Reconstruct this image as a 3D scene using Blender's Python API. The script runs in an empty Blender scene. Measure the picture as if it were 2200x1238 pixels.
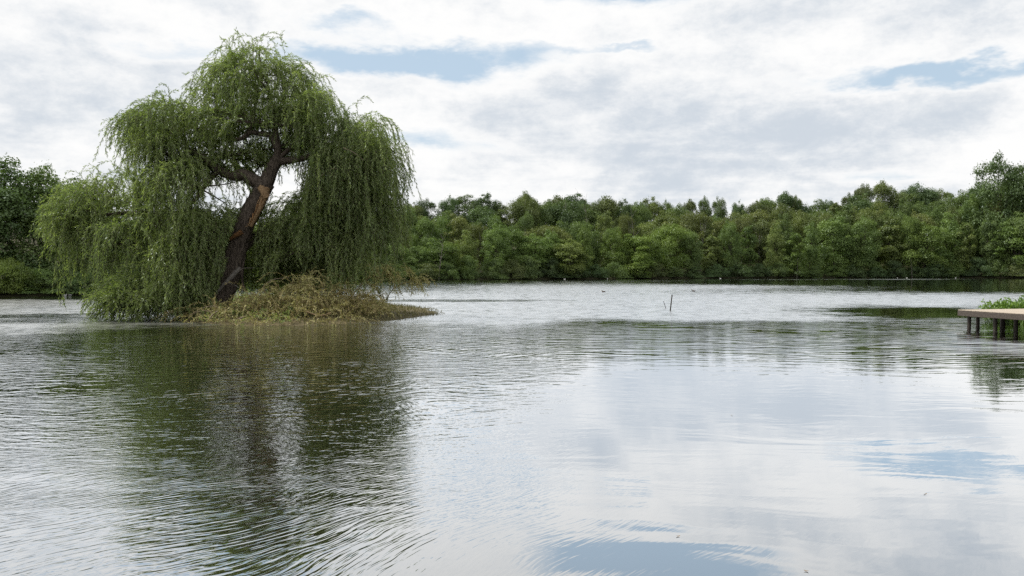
import bpy, bmesh, math
import numpy as np
from mathutils import Vector

# ------------------------------------------------------------------ camera, sky, sun, exposure
SC = bpy.context.scene
COL = SC.collection
rad = math.radians
F_PX, CAM_H, PITCH = 1711.0, 2.1, math.atan(39 / 1711.0)      # a 28 mm lens, 2.1 m above the water

cam_data = bpy.data.cameras.new('camera')
cam_data.sensor_width = 36.0
cam_data.lens = 28.0
cam_data.clip_end = 8000
cam = bpy.data.objects.new('camera', cam_data)
COL.objects.link(cam)
cam.location = (0, 0, CAM_H)
cam.rotation_euler = (math.pi / 2 - PITCH, 0, 0)
SC.camera = cam

SUN_EL, SUN_AZ = rad(52), rad(-74)        # azimuth measured from +Y towards +X

SC.view_settings.view_transform = 'Standard'
SC.view_settings.look = 'None'
SC.view_settings.gamma = 1
SC.view_settings.exposure = 0.0
SC.view_settings.use_curve_mapping = False
SC.render.engine = 'CYCLES'
SC.cycles.max_bounces = 5
SC.cycles.diffuse_bounces = 3
SC.cycles.glossy_bounces = 2
SC.cycles.transmission_bounces = 4
SC.cycles.transparent_max_bounces = 4
SC.cycles.caustics_reflective = False
SC.cycles.caustics_refractive = False
SC.cycles.sample_clamp_indirect = 4
SC.cycles.use_denoising = False


class G:
    """Small helper that writes shader nodes as expressions."""
    def __init__(self, tree):
        self.t = tree
        self.t.nodes.clear()

    def n(self, kind, **kw):
        nd = self.t.nodes.new(kind)
        for k, v in kw.items():
            setattr(nd, k, v)
        return nd

    def put(self, sock, v):
        if v is None:
            return
        if isinstance(v, bpy.types.NodeSocket):
            self.t.links.new(v, sock)
        else:
            sock.default_value = v

    def m(self, op, a, b=None, c=None, clamp=False):
        nd = self.n('ShaderNodeMath', operation=op, use_clamp=clamp)
        for i, v in enumerate((a, b, c)):
            self.put(nd.inputs[i], v)
        return nd.outputs[0]

    def add(self, *v):
        r = v[0]
        for x in v[1:]:
            r = self.m('ADD', r, x)
        return r

    def mul(self, *v):
        r = v[0]
        for x in v[1:]:
            r = self.m('MULTIPLY', r, x)
        return r

    def vm(self, op, a, b=None):
        nd = self.n('ShaderNodeVectorMath', operation=op)
        self.put(nd.inputs[0], a)
        self.put(nd.inputs[1], b)
        return nd.outputs[0]

    def xyz(self, x, y, z=0.0):
        nd = self.n('ShaderNodeCombineXYZ')
        for i, v in enumerate((x, y, z)):
            self.put(nd.inputs[i], v)
        return nd.outputs[0]

    def sep(self, v):
        nd = self.n('ShaderNodeSeparateXYZ')
        self.put(nd.inputs[0], v)
        return nd.outputs

    def noise(self, vec, scale, detail=2.0, rough=0.5, dist=0.0, color=False):
        nd = self.n('ShaderNodeTexNoise')
        self.put(nd.inputs['Vector'], vec)
        self.put(nd.inputs['Scale'], scale)
        self.put(nd.inputs['Detail'], detail)
        self.put(nd.inputs['Roughness'], rough)
        self.put(nd.inputs['Distortion'], dist)
        return nd.outputs['Color' if color else 'Fac']

    def step(self, v, a, b, lo=0.0, hi=1.0):
        nd = self.n('ShaderNodeMapRange', interpolation_type='SMOOTHSTEP')
        for i, x in enumerate((v, a, b, lo, hi)):
            self.put(nd.inputs[i], x)
        return nd.outputs[0]

    def mix(self, f, a, b, blend='MIX'):
        nd = self.n('ShaderNodeMix', data_type='RGBA', blend_type=blend)
        self.put(nd.inputs[0], f)
        for k, v in ((6, a), (7, b)):
            if isinstance(v, tuple) and len(v) == 3:
                v = v + (1.0,)
            self.put(nd.inputs[k], v)
        return nd.outputs[2]

    def attr(self, name):
        return self.n('ShaderNodeAttribute', attribute_name=name)


def px_angles(px, py):
    """azimuth and elevation of the sky seen at a point of the photograph"""
    xc, yc = (px - 1100) / F_PX, -(py - 619) / F_PX
    d = Vector((xc, math.cos(PITCH) + yc * math.sin(PITCH), -math.sin(PITCH) + yc * math.cos(PITCH)))
    d.normalize()
    return math.atan2(d.x, d.y), math.asin(d.z)


def build_world():
    w = bpy.data.worlds.new('World')
    SC.world = w
    w.use_nodes = True
    g = G(w.node_tree)
    sky = g.n('ShaderNodeTexSky', sky_type='NISHITA', sun_disc=False)
    sky.sun_elevation = SUN_EL
    sky.sun_rotation = SUN_AZ
    sky.air_density = 1.0
    sky.dust_density = 1.6
    sky.ozone_density = 1.5
    d = g.n('ShaderNodeTexCoord').outputs['Generated']
    x, y, z = g.sep(d)
    zc = g.add(g.m('MAXIMUM', z, 0.0), 0.07)
    P = g.xyz(g.m('DIVIDE', x, zc), g.m('DIVIDE', y, zc), 0.0)
    big = g.noise(g.vm('ADD', P, (3.1, 7.7, 0)), 0.55, 3, 0.5, 0.2)
    mid = g.noise(g.vm('ADD', P, (11.3, 2.9, 0)), 1.3, 7, 0.64, 0.25)
    # angular coordinates with a little turbulence so that cloud edges are torn
    tw = g.noise(g.vm('MULTIPLY', d, (1, 1, 2.6)), 9.0, 5, 0.62, 0.0, color=True)
    tx, ty, tz = g.sep(tw)
    az = g.add(g.m('ARCTAN2', x, y), g.mul(g.add(tx, -0.5), 0.22))
    el = g.add(g.m('ARCSINE', z), g.mul(g.add(ty, -0.5), 0.065))

    def spot(px, py, sx, sy, k):
        a0, e0 = px_angles(px, py)
        a = g.mul(g.add(az, -a0), F_PX / sx)
        e = g.mul(g.add(el, -e0), F_PX / sy)
        r = g.add(g.mul(a, a), g.mul(e, e))
        return g.mul(g.m('EXPONENT', g.mul(r, -1.0)), k)

    gaps = [(850, 128, 290, 36, 0.95), (370, 112, 150, 26, 0.45), (680, 42, 150, 22, 0.50),
            (2010, 158, 250, 26, 0.85), (960, 308, 130, 30, 0.34),
            (1860, 378, 150, 18, 0.36), (1420, -60, 330, 52, 1.0), (300, -200, 500, 60, 0.8),
            (1330, 103, 150, 11, 0.45), (1300, -420, 1100, 90, 0.75)]
    gsum = g.add(*[spot(*s) for s in gaps])
    greys = [(1480, 330, 460, 110, 0.70), (1240, 215, 240, 55, 0.40), (1850, 255, 420, 60, 0.42),
             (150, 270, 330, 190, 0.30), (2020, -110, 320, 120, 0.5)]
    dsum = g.add(*[spot(*s) for s in greys])
    det = g.noise(g.vm('MULTIPLY', d, (1, 1, 1.7)), 8.0, 8, 0.67, 0.08)
    cov = g.add(1.0, g.mul(g.add(big, -0.5), 0.7), g.mul(g.add(mid, -0.5), 0.9), g.mul(g.add(det, -0.5), 0.55), g.mul(gsum, -1.0))
    mask = g.step(cov, 0.27, 0.76)
    # cloud body: bright torn edges, greyer thick undersides
    thick = g.add(g.mul(dsum, 0.72), g.mul(g.add(det, -0.5), 2.5), g.mul(g.add(mid, -0.5), 0.9), g.mul(g.add(big, -0.5), 0.5), 0.14)
    shade = g.mul(g.step(thick, -0.10, 1.0), g.step(cov, 0.62, 1.08, 0.25, 1.0))
    ccol = g.mix(shade, (1.0, 1.0, 0.995), (0.63, 0.69, 0.76))
    blue = g.vm('SCALE', sky.outputs[0])
    blue.node.inputs['Scale'].default_value = 0.105
    veil = g.mix(0.74, blue, (0.60, 0.75, 0.885))
    col = g.mix(mask, veil, ccol)
    bg = g.n('ShaderNodeBackground')
    g.put(bg.inputs['Color'], col)
    bg.inputs['Strength'].default_value = 1.0
    out = g.n('ShaderNodeOutputWorld')
    g.t.links.new(bg.outputs[0], out.inputs[0])
    w.cycles.sampling_method = 'MANUAL'
    w.cycles.sample_map_resolution = 512


build_world()

sun_data = bpy.data.lights.new('sun', 'SUN')
sun_data.energy = 4.8
sun_data.angle = rad(8)
sun_data.color = (1.0, 0.95, 0.86)
sun = bpy.data.objects.new('sun', sun_data)
COL.objects.link(sun)
sd = Vector((math.sin(SUN_AZ) * math.cos(SUN_EL), math.cos(SUN_AZ) * math.cos(SUN_EL), math.sin(SUN_EL)))
sun.rotation_euler = (-sd).to_track_quat('-Z', 'Y').to_euler()
sun.location = (-60, -60, 120)


# ------------------------------------------------------------------ helpers
def at(px, py, Y):
    """the world point at depth Y that the photograph shows at (px, py)"""
    xc, yc = (px - 1100) / F_PX, -(py - 619) / F_PX
    dy = math.cos(PITCH) + yc * math.sin(PITCH)
    dz = -math.sin(PITCH) + yc * math.cos(PITCH)
    return np.array((xc / dy * Y, Y, CAM_H + dz / dy * Y))


def on_water(px, py, z=0.0):
    yc = -(py - 619) / F_PX
    dy = math.cos(PITCH) + yc * math.sin(PITCH)
    dz = -math.sin(PITCH) + yc * math.cos(PITCH)
    return at(px, py, (z - CAM_H) * dy / dz)


def tag(o, label=None, cat=None, group=None, kind=None):
    for k, v in (('label', label), ('category', cat), ('group', group), ('kind', kind)):
        if v:
            o[k] = v
    return o


def empty(name, loc, rz=0.0):
    o = bpy.data.objects.new(name, None)
    o.empty_display_size = 0.3
    o.location = loc
    o.rotation_euler = (0, 0, rz)
    COL.objects.link(o)
    return o


def link(name, me, mat=None, parent=None):
    o = bpy.data.objects.new(name, me)
    if mat and not me.materials:
        me.materials.append(mat)
    COL.objects.link(o)
    if parent:
        o.parent = parent
    return o


def mesh_np(name, V, Fc, smooth=False, attrs=None):
    """V (n,3); Fc list of (k, m) index arrays with one polygon per row"""
    me = bpy.data.meshes.new(name)
    if not isinstance(Fc, list):
        Fc = [Fc]
    V = np.ascontiguousarray(V, dtype=np.float32)
    me.vertices.add(len(V))
    me.vertices.foreach_set('co', V.ravel())
    tot = np.concatenate([np.full(len(f), f.shape[1], dtype=np.int32) for f in Fc])
    idx = np.concatenate([f.ravel() for f in Fc]).astype(np.int32)
    me.loops.add(len(idx))
    me.loops.foreach_set('vertex_index', idx)
    me.polygons.add(len(tot))
    st = np.zeros(len(tot), dtype=np.int32)
    st[1:] = np.cumsum(tot)[:-1]
    me.polygons.foreach_set('loop_start', st)
    me.polygons.foreach_set('loop_total', tot)
    if smooth:
        me.polygons.foreach_set('use_smooth', np.ones(len(tot), dtype=bool))
    me.update(calc_edges=True)
    for k, a in (attrs or {}).items():
        at_ = me.attributes.new(k, 'FLOAT', 'POINT')
        at_.data.foreach_set('value', np.ascontiguousarray(a, dtype=np.float32))
    return me


def unit(a):
    return a / np.maximum(np.linalg.norm(a, axis=-1, keepdims=True), 1e-9)


def quads(C, A, B, tint):
    """leaf blades: a rhombus round each centre C spanned by A (length) and B (width)"""
    n = len(C)
    V = np.stack((C - A, C + B * 0.9 - A * 0.1, C + A, C - B * 0.9 - A * 0.1), axis=1).reshape(-1, 3)
    Fq = np.arange(n * 4).reshape(n, 4)
    return V, Fq, np.repeat(tint, 4)


def tubes(paths, radii, sides=5):
    """paths: list of (k,3) arrays, radii: list of (k,) arrays -> one array set"""
    Vs, Fs, off = [], [], 0
    ang = np.linspace(0, 2 * np.pi, sides, endpoint=False)
    for p, r in zip(paths, radii):
        p = np.asarray(p, float)
        k = len(p)
        t = unit(np.gradient(p, axis=0))
        ref = np.array((0.3, 0.9, 0.2)) if abs(t[0] @ np.array((0.3, 0.9, 0.2))) < 0.85 else np.array((1.0, 0, 0))
        n = unit(np.cross(t, ref))
        b = np.cross(t, n)
        ring = p[:, None, :] + np.asarray(r)[:, None, None] * (np.cos(ang)[None, :, None] * n[:, None, :] + np.sin(ang)[None, :, None] * b[:, None, :])
        Vs.append(ring.reshape(-1, 3))
        i = np.arange(k - 1)[:, None] * sides
        j = np.arange(sides)[None, :]
        j2 = (j + 1) % sides
        Fs.append(np.stack((i + j, i + j2, i + sides + j2, i + sides + j), axis=-1).reshape(-1, 4) + off)
        off += k * sides
    return np.concatenate(Vs), np.concatenate(Fs)


def tube_mesh(name, paths, radii, sides=5):
    V, Fq = tubes(paths, radii, sides)
    return mesh_np(name, V, Fq, smooth=True)


def smooth_path(pts, n):
    """Catmull-Rom through the points"""
    P = np.asarray(pts, float)
    P = np.vstack((2 * P[0] - P[1], P, 2 * P[-1] - P[-2]))
    out = []
    seg = len(P) - 3
    for t in np.linspace(0, seg - 1e-6, n):
        i = int(t)
        u = t - i
        a, b, c, d = P[i:i + 4]
        out.append(0.5 * (2 * b + (c - a) * u + (2 * a - 5 * b + 4 * c - d) * u * u + (3 * b - a - 3 * c + d) * u ** 3))
    return np.array(out)


# ------------------------------------------------------------------ materials
def material(name):
    m = bpy.data.materials.new(name)
    m.use_nodes = True
    g = G(m.node_tree)
    out = g.n('ShaderNodeOutputMaterial')
    return m, g, out


def leaf_material(name, lo, hi, transl=0.3, gloss=0.06, grough=0.45, use_obj=True):
    m, g, out = material(name)
    t = g.attr('tint').outputs['Fac']
    c = g.mix(t, lo, hi)
    if use_obj:
        c = g.mix(1.0, c, g.n('ShaderNodeObjectInfo').outputs['Color'], 'MULTIPLY')
    df = g.n('ShaderNodeBsdfDiffuse')
    g.put(df.inputs['Color'], c)
    tr = g.n('ShaderNodeBsdfTranslucent')
    g.put(tr.inputs['Color'], g.mix(1.0, c, (1.08, 1.2, 0.6), 'MULTIPLY'))
    gl = g.n('ShaderNodeBsdfGlossy')
    gl.inputs['Color'].default_value = (0.85, 0.95, 1, 1)
    gl.inputs['Roughness'].default_value = grough
    m1 = g.n('ShaderNodeMixShader')
    m1.inputs[0].default_value = transl
    m2 = g.n('ShaderNodeMixShader')
    m2.inputs[0].default_value = gloss
    L = g.t.links
    L.new(df.outputs[0], m1.inputs[1]); L.new(tr.outputs[0], m1.inputs[2])
    L.new(m1.outputs[0], m2.inputs[1]); L.new(gl.outputs[0], m2.inputs[2])
    L.new(m2.outputs[0], out.inputs['Surface'])
    return m


def solid_material(name, lo, hi, scale=4.0, rough=0.85, stretch=(1, 1, 1), bump=0.0, spec=0.3, detail=6):
    m, g, out = material(name)
    co = g.vm('MULTIPLY', g.n('ShaderNodeTexCoord').outputs['Object'], stretch)
    n = g.noise(co, scale, detail, 0.62, 0.3)
    c = g.mix(g.step(n, 0.3, 0.72), lo, hi)
    p = g.n('ShaderNodeBsdfPrincipled')
    g.put(p.inputs['Base Color'], c)
    p.inputs['Roughness'].default_value = rough
    p.inputs['Specular IOR Level'].default_value = spec
    if bump:
        b = g.n('ShaderNodeBump')
        b.inputs['Strength'].default_value = 1.0
        b.inputs['Distance'].default_value = bump
        g.put(b.inputs['Height'], n)
        g.t.links.new(b.outputs[0], p.inputs['Normal'])
    g.t.links.new(p.outputs[0], out.inputs['Surface'])
    return m


M = {}
M['leaf'] = leaf_material('broad_leaf', (0.076, 0.106, 0.032), (0.160, 0.196, 0.064), 0.28, 0.025)
M['willow'] = leaf_material('willow_leaf', (0.102, 0.150, 0.046), (0.325, 0.390, 0.155), 0.46, 0.02, 0.38, False)
M['brush'] = leaf_material('dry_willow_leaf', (0.27, 0.205, 0.085), (0.44, 0.43, 0.18), 0.24, 0.03, 0.6, False)
M['marsh'] = leaf_material('marsh_grass', (0.085, 0.085, 0.028), (0.19, 0.17, 0.06), 0.25, 0.03, 0.6, False)
M['fresh'] = leaf_material('fresh_leaf', (0.09, 0.17, 0.025), (0.22, 0.33, 0.06), 0.35, 0.05, 0.4, False)
M['bark'] = solid_material('willow_bark', (0.055, 0.044, 0.036), (0.21, 0.17, 0.14), 7.0, 0.92, (2.2, 2.2, 0.35), 0.12, 0.15)
M['twig'] = solid_material('pale_twig', (0.16, 0.12, 0.085), (0.33, 0.27, 0.21), 9.0, 0.85, (1, 1, 1), 0.0, 0.2)
M['brush_twig'] = solid_material('brown_twig', (0.12, 0.080, 0.042), (0.28, 0.20, 0.11), 5.0, 0.9)
M['bare_bark'] = solid_material('grey_bark', (0.035, 0.028, 0.022), (0.10, 0.085, 0.07), 3.0, 0.9)
M['birch_bark'] = solid_material('birch_bark', (0.16, 0.15, 0.13), (0.45, 0.43, 0.40), 3.0, 0.8, (1, 1, 3))
M['dead_bark'] = solid_material('dead_bark', (0.09, 0.08, 0.07), (0.22, 0.20, 0.18), 3.0, 0.85)
M['torn_wood'] = solid_material('torn_wood', (0.18, 0.10, 0.05), (0.46, 0.32, 0.18), 11.0, 0.8, (2.5, 2.5, 0.7), 0.03)
M['rot_wood'] = solid_material('rot_wood', (0.06, 0.03, 0.015), (0.36, 0.19, 0.08), 9.0, 0.85, (1, 1, 3), 0.03)
M['earth'] = solid_material('earth', (0.030, 0.026, 0.014), (0.055, 0.055, 0.022), 0.8, 0.95)
M['mud'] = solid_material('mud', (0.055, 0.045, 0.022), (0.13, 0.105, 0.05), 3.0, 0.9, (1, 1, 1), 0.02)
M['plank'] = solid_material('deck_plank', (0.30, 0.255, 0.205), (0.50, 0.43, 0.35), 3.0, 0.8, (1, 8, 8), 0.004)
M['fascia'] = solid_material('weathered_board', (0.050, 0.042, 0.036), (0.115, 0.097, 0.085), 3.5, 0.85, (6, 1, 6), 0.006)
M['post'] = solid_material('wet_post', (0.02, 0.016, 0.012), (0.055, 0.045, 0.035), 5.0, 0.6, (2, 2, 0.5), 0.006)
M['duck_dark'] = solid_material('dark_feather', (0.05, 0.035, 0.025), (0.12, 0.09, 0.065), 20.0, 0.8)
M['duck_pale'] = solid_material('pale_feather', (0.5, 0.5, 0.49), (0.75, 0.75, 0.73), 20.0, 0.8)
M['beak'] = solid_material('beak', (0.35, 0.2, 0.04), (0.45, 0.27, 0.06), 9.0, 0.5)


# ------------------------------------------------------------------ lake outline, ground, water
SHORE = [(-75, 1.5), (-84, 20), (-80, 42), (-58, 58)]
SHORE += [tuple(on_water(*p)[:2]) for p in ((-60, 640), (60, 636.5), (200, 634), (330, 625), (480, 615), (640, 608.5), (800, 603.8),
                                            (900, 602), (1050, 600.6), (1250, 599.5), (1450, 598.2), (1650, 597.4), (1850, 596.9), (2050, 596.8), (2180, 597.2))]
SHORE += [(146, 205), (140, 190), (104, 140), (60, 80), (29, 40), (24, 35.5), (19.6, 32.0), (19.4, 30.6), (21.5, 28.5), (22.5, 20), (22, 8), (18, 1.5)]
SHORE = np.array(SHORE)


def signed_dist(X, Y, poly):
    """positive outside the polygon"""
    d2 = np.full(X.shape, 1e18)
    inside = np.zeros(X.shape, bool)
    n = len(poly)
    for i in range(n):
        ax, ay = poly[i]
        bx, by = poly[(i + 1) % n]
        ex, ey = bx - ax, by - ay
        t = np.clip(((X - ax) * ex + (Y - ay) * ey) / (ex * ex + ey * ey), 0, 1)
        d2 = np.minimum(d2, (X - ax - t * ex) ** 2 + (Y - ay - t * ey) ** 2)
        c = ((ay > Y) != (by > Y)) & (X < (bx - ax) * (Y - ay) / (by - ay + 1e-12) + ax)
        inside ^= c
    d = np.sqrt(d2)
    return np.where(inside, -d, d)


def smst(x, a, b):
    t = np.clip((x - a) / (b - a), 0, 1)
    return t * t * (3 - 2 * t)


def wob(X, Y, s, seed):
    r = np.random.RandomState(seed)
    z = 0
    for _ in range(7):
        a = r.uniform(0, 6.28); k = s * r.uniform(0.5, 1.7)
        z = z + np.sin((X * math.cos(a) + Y * math.sin(a)) * k + r.uniform(0, 6.28))
    return z / 7


def ground_h(X, Y):
    X = np.asarray(X, float); Y = np.asarray(Y, float)
    d = signed_dist(X, Y, SHORE) + 0.8 * wob(X, Y, 0.35, 3)
    hill = 9.5 * smst(d, 6, 62) * smst(Y, 60, 150)
    right = 2.0 * smst(X, 85, 150) * smst(d, 5, 40) * smst(Y, 90, 160)
    z = np.where(d > 0, 0.55 * smst(d, 0, 2.5) + 0.03 * np.clip(d, 0, 20) + hill + right, np.maximum(d * 0.35, -1.8))
    return z + 0.05 * wob(X, Y, 1.1, 5)


def grid_mesh(name, xs, ys, zf, attrs=None):
    X, Y = np.meshgrid(xs, ys)
    Z = zf(X, Y)
    nx, ny = len(xs), len(ys)
    V = np.stack((X, Y, Z), axis=-1).reshape(-1, 3)
    i = (np.arange(ny - 1)[:, None] * nx + np.arange(nx - 1)[None, :]).ravel()
    Fq = np.stack((i, i + 1, i + nx + 1, i + nx), axis=1)
    return mesh_np(name, V, Fq, True, {k: f(X, Y).ravel() for k, f in (attrs or {}).items()})


def build_ground():
    far = [400, 700, 1200, 2200, 4000]
    xs = np.concatenate((-np.array(far[::-1], float), np.arange(-200, 260.1, 2.0), np.array(far, float)))
    ys = np.concatenate((-np.array(far[::-1], float), np.arange(-20, 330.1, 2.0), np.array(far, float)))
    o = link('ground', grid_mesh('ground', xs, ys, ground_h), M['earth'])
    tag(o, 'dark earth bank and low wooded hill round the lake', None, None, 'structure')


build_ground()


def ell(X, Y, px, py, wx, wy, soft=0.45):
    """1 inside an elliptical patch of water (centre seen at px,py; half axes wx, wy in metres), falling off outside"""
    c = on_water(px, py)
    wv = 0.22 * wob(X, Y, 1.6 / max(1.0, min(wx, wy) * 0.35), 9)
    r = np.sqrt(((X - c[0]) / wx) ** 2 + ((Y - c[1]) / wy) ** 2) + wv
    return 1 - smst(r, 1 - soft, 1 + soft)


def water_micro(X, Y):
    """how much the breeze ruffles the surface below the size of single ripples"""
    # sheltered water near the right bank and in front of the viewer; open water beyond
    u = X / np.maximum(Y, 1.0)
    edge = 32.8 - 1.2 * smst(u, 0.1, 0.42) + 1.3 * wob(X, Y, 0.5, 21)
    edge = edge - 12.0 * smst(-u, -0.10, 0.06)
    wid = 2.4 + 4.5 * smst(-u, -0.16, 0.0)
    open_ = smst(Y, edge - wid, edge + wid)
    isl = ell(X, Y, 560, 735, 8.6, 7.0, 0.55)
    m = open_ * (1 - 0.85 * isl)
    m = m * (1 - ell(X, Y, 2130, 680, 5.8, 9.5, 0.55))
    m = m * (1 - 0.98 * ell(X, Y, 2190, 606.5, 58, 32, 0.4))
    m = m * (1 - 0.35 * ell(X, Y, 1450, 606.5, 60, 26, 0.8))
    m = m * (1 - 0.6 * ell(X, Y, 900, 646, 8, 2.2, 0.5))
    m = m * (1 - 0.75 * ell(X, Y, 60, 639, 26, 4.2, 0.3))
    m = m * (1 - 0.45 * ell(X, Y, 60, 683, 5, 3.2, 0.6))
    lee = smst(-signed_dist(X, Y, SHORE), 8, 42)
    m = m * (1 - (1 - lee) * smst(Y, 60, 90) * (1 - 0.1 * smst(u, 0.28, 0.36) * (1 - smst(u, 0.48, 0.56))))
    m = np.maximum(m, 0.45 * ell(X, Y, 10, 760, 4.5, 8, 0.6))
    return np.clip(m, 0, 1)


def water_band(X, Y):
    """long low crests running across the sheltered water beyond the calm"""
    u = X / np.maximum(Y, 1.0)
    return smst(Y, 15, 23) * (1 - smst(Y, 30, 40)) * smst(u, -0.12, 0.06) * (1 + 0.9 * smst(u, 0.49, 0.56))


def water_ripple(X, Y):
    """height of the ripples one can see, 0..1"""
    u = X / np.maximum(Y, 1.0)
    left = smst(-u, -0.12, 0.14)
    r = 0.06 + 0.94 * left
    r = r * (1 - 0.55 * ell(X, Y, 2130, 680, 7.2, 11.5, 0.22))
    r = r * (1 - 0.35 * ell(X, Y, 480, 775, 2.4, 5.0, 0.7))
    r = r * (1 + 0.25 * smst(-u, 0.45, 0.65))
    return np.clip(r, 0, 1.2)


def build_water():
    s = np.linspace(-1, 1, 260)
    xs = 60 * s + 260 * s ** 5 + 20
    t = np.linspace(0, 1, 320)
    ys = -6 + 40 * t + 60 * t ** 3 + 160 * t ** 6
    m, g, out = material('lake_water')
    pos = g.n('ShaderNodeNewGeometry').outputs['Position']
    X, Y, Z = g.sep(pos)
    rip = g.attr('ripple').outputs['Fac']
    mic0 = g.attr('micro').outputs['Fac']
    gust = g.noise(g.xyz(g.mul(X, 0.6), g.mul(Y, 0.8), 0.0), 0.6, 8, 0.80)
    var = g.add(0.42, g.mul(mic0, g.add(1.0, g.mul(mic0, -1.0)), 4.5))
    speck = g.noise(g.xyz(g.mul(X, 0.9), g.mul(Y, 0.45), 0.0), 1.6, 5, 0.75)
    mic = g.step(g.add(mic0, g.mul(g.add(gust, -0.5), 1.7, var), g.mul(g.add(speck, -0.5), mic0, 1.6)), 0.16, 1.22)
    # slow bending of the wave trains
    bend = g.noise(pos, 0.16, 2, 0.5, color=True)
    bx, by, bz = g.sep(bend)
    bend2 = g.noise(pos, 0.75, 2, 0.5, color=True)
    cx, cy, cz = g.sep(bend2)
    Xb = g.add(X, g.mul(g.add(bx, -0.5), 3.0), g.mul(g.add(cx, -0.5), 0.30))
    Yb = g.add(Y, g.mul(g.add(by, -0.5), 3.0), g.mul(g.add(cy, -0.5), 0.30))

    def train(ang, lam, stretch, off):
        """a train of short-crested waves; ang is the direction of the crests"""
        c, s_ = math.cos(rad(ang)), math.sin(rad(ang))
        along = g.add(g.mul(Xb, c), g.mul(Yb, s_))
        across = g.add(g.mul(Xb, -s_), g.mul(Yb, c))
        v = g.xyz(g.m('DIVIDE', along, lam * stretch), g.m('DIVIDE', across, lam), off)
        return g.add(g.noise(v, 1.0, 1.8, 0.5, 0.3), -0.5)

    n1 = train(46, 0.043, 7.0, 0.0)
    n2 = train(-36, 0.062, 3.2, 7.3)
    n3 = train(10, 0.125, 2.6, 3.9)
    n6 = train(16, 0.25, 1.9, 23.0)
    n5 = train(-2, 0.26, 6.0, 17.0)
    n4 = train(-6, 0.55, 4.0, 11.0)
    sel = g.step(g.noise(pos, 0.21, 1, 0.5), 0.40, 0.60)
    near = g.step(Y, 7.5, 12.0)               # the oblique train runs along the near left shore
    a1 = g.add(g.mul(g.add(1.0, g.mul(near, -1.0)), 0.95), g.mul(near, sel, 0.55), 0.1)
    a2 = g.mul(near, g.add(0.9, g.mul(sel, -0.55)))
    h = g.add(g.mul(n1, a1, 0.0047), g.mul(n2, a2, 0.0075, g.step(Y, 11.0, 18.0, 1.0, 0.4)), g.mul(n3, 0.0155, g.add(0.2, g.mul(near, 0.8))), g.mul(n6, g.step(Y, 9.0, 16.0), 0.036))
    h = g.mul(h, rip)
    h = g.add(h, g.mul(n5, g.attr('band').outputs['Fac'], 0.016))
    swell = g.mul(n4, g.add(0.0045, g.mul(rip, 0.006)))
    fine = g.mul(g.add(g.noise(g.xyz(X, g.mul(Y, 1.6), 0.0), 7.0, 2, 0.55), -0.5), mic, 0.03)
    height = g.add(h, swell, fine)
    b = g.n('ShaderNodeBump')
    b.inputs['Strength'].default_value = 1.0
    b.inputs['Distance'].default_value = 1.0
    g.put(b.inputs['Height'], height)
    rough = g.add(0.02, g.mul(mic, 0.24))
    gl = g.n('ShaderNodeBsdfGlossy')
    gl.inputs['Color'].default_value = (0.97, 0.985, 1.0, 1)
    g.put(gl.inputs['Roughness'], rough)
    g.t.links.new(b.outputs[0], gl.inputs['Normal'])
    df = g.n('ShaderNodeBsdfDiffuse')
    df.inputs['Color'].default_value = (0.014, 0.013, 0.005, 1)
    lw = g.n('ShaderNodeLayerWeight')
    lw.inputs['Blend'].default_value = 0.5
    fac = g.step(lw.outputs['Facing'], 0.17, 0.98, 0.10, 0.97)
    mx = g.n('ShaderNodeMixShader')
    g.put(mx.inputs[0], fac)
    g.t.links.new(df.outputs[0], mx.inputs[1])
    g.t.links.new(gl.outputs[0], mx.inputs[2])
    g.t.links.new(mx.outputs[0], out.inputs['Surface'])
    o = link('water', grid_mesh('water', xs, ys, lambda X, Y: 0 * X, {'micro': water_micro, 'ripple': water_ripple, 'band': water_band}), m)
    tag(o, 'lake water with breeze ripples mirroring clouds and trees', None, None, 'structure')


build_water()


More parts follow.
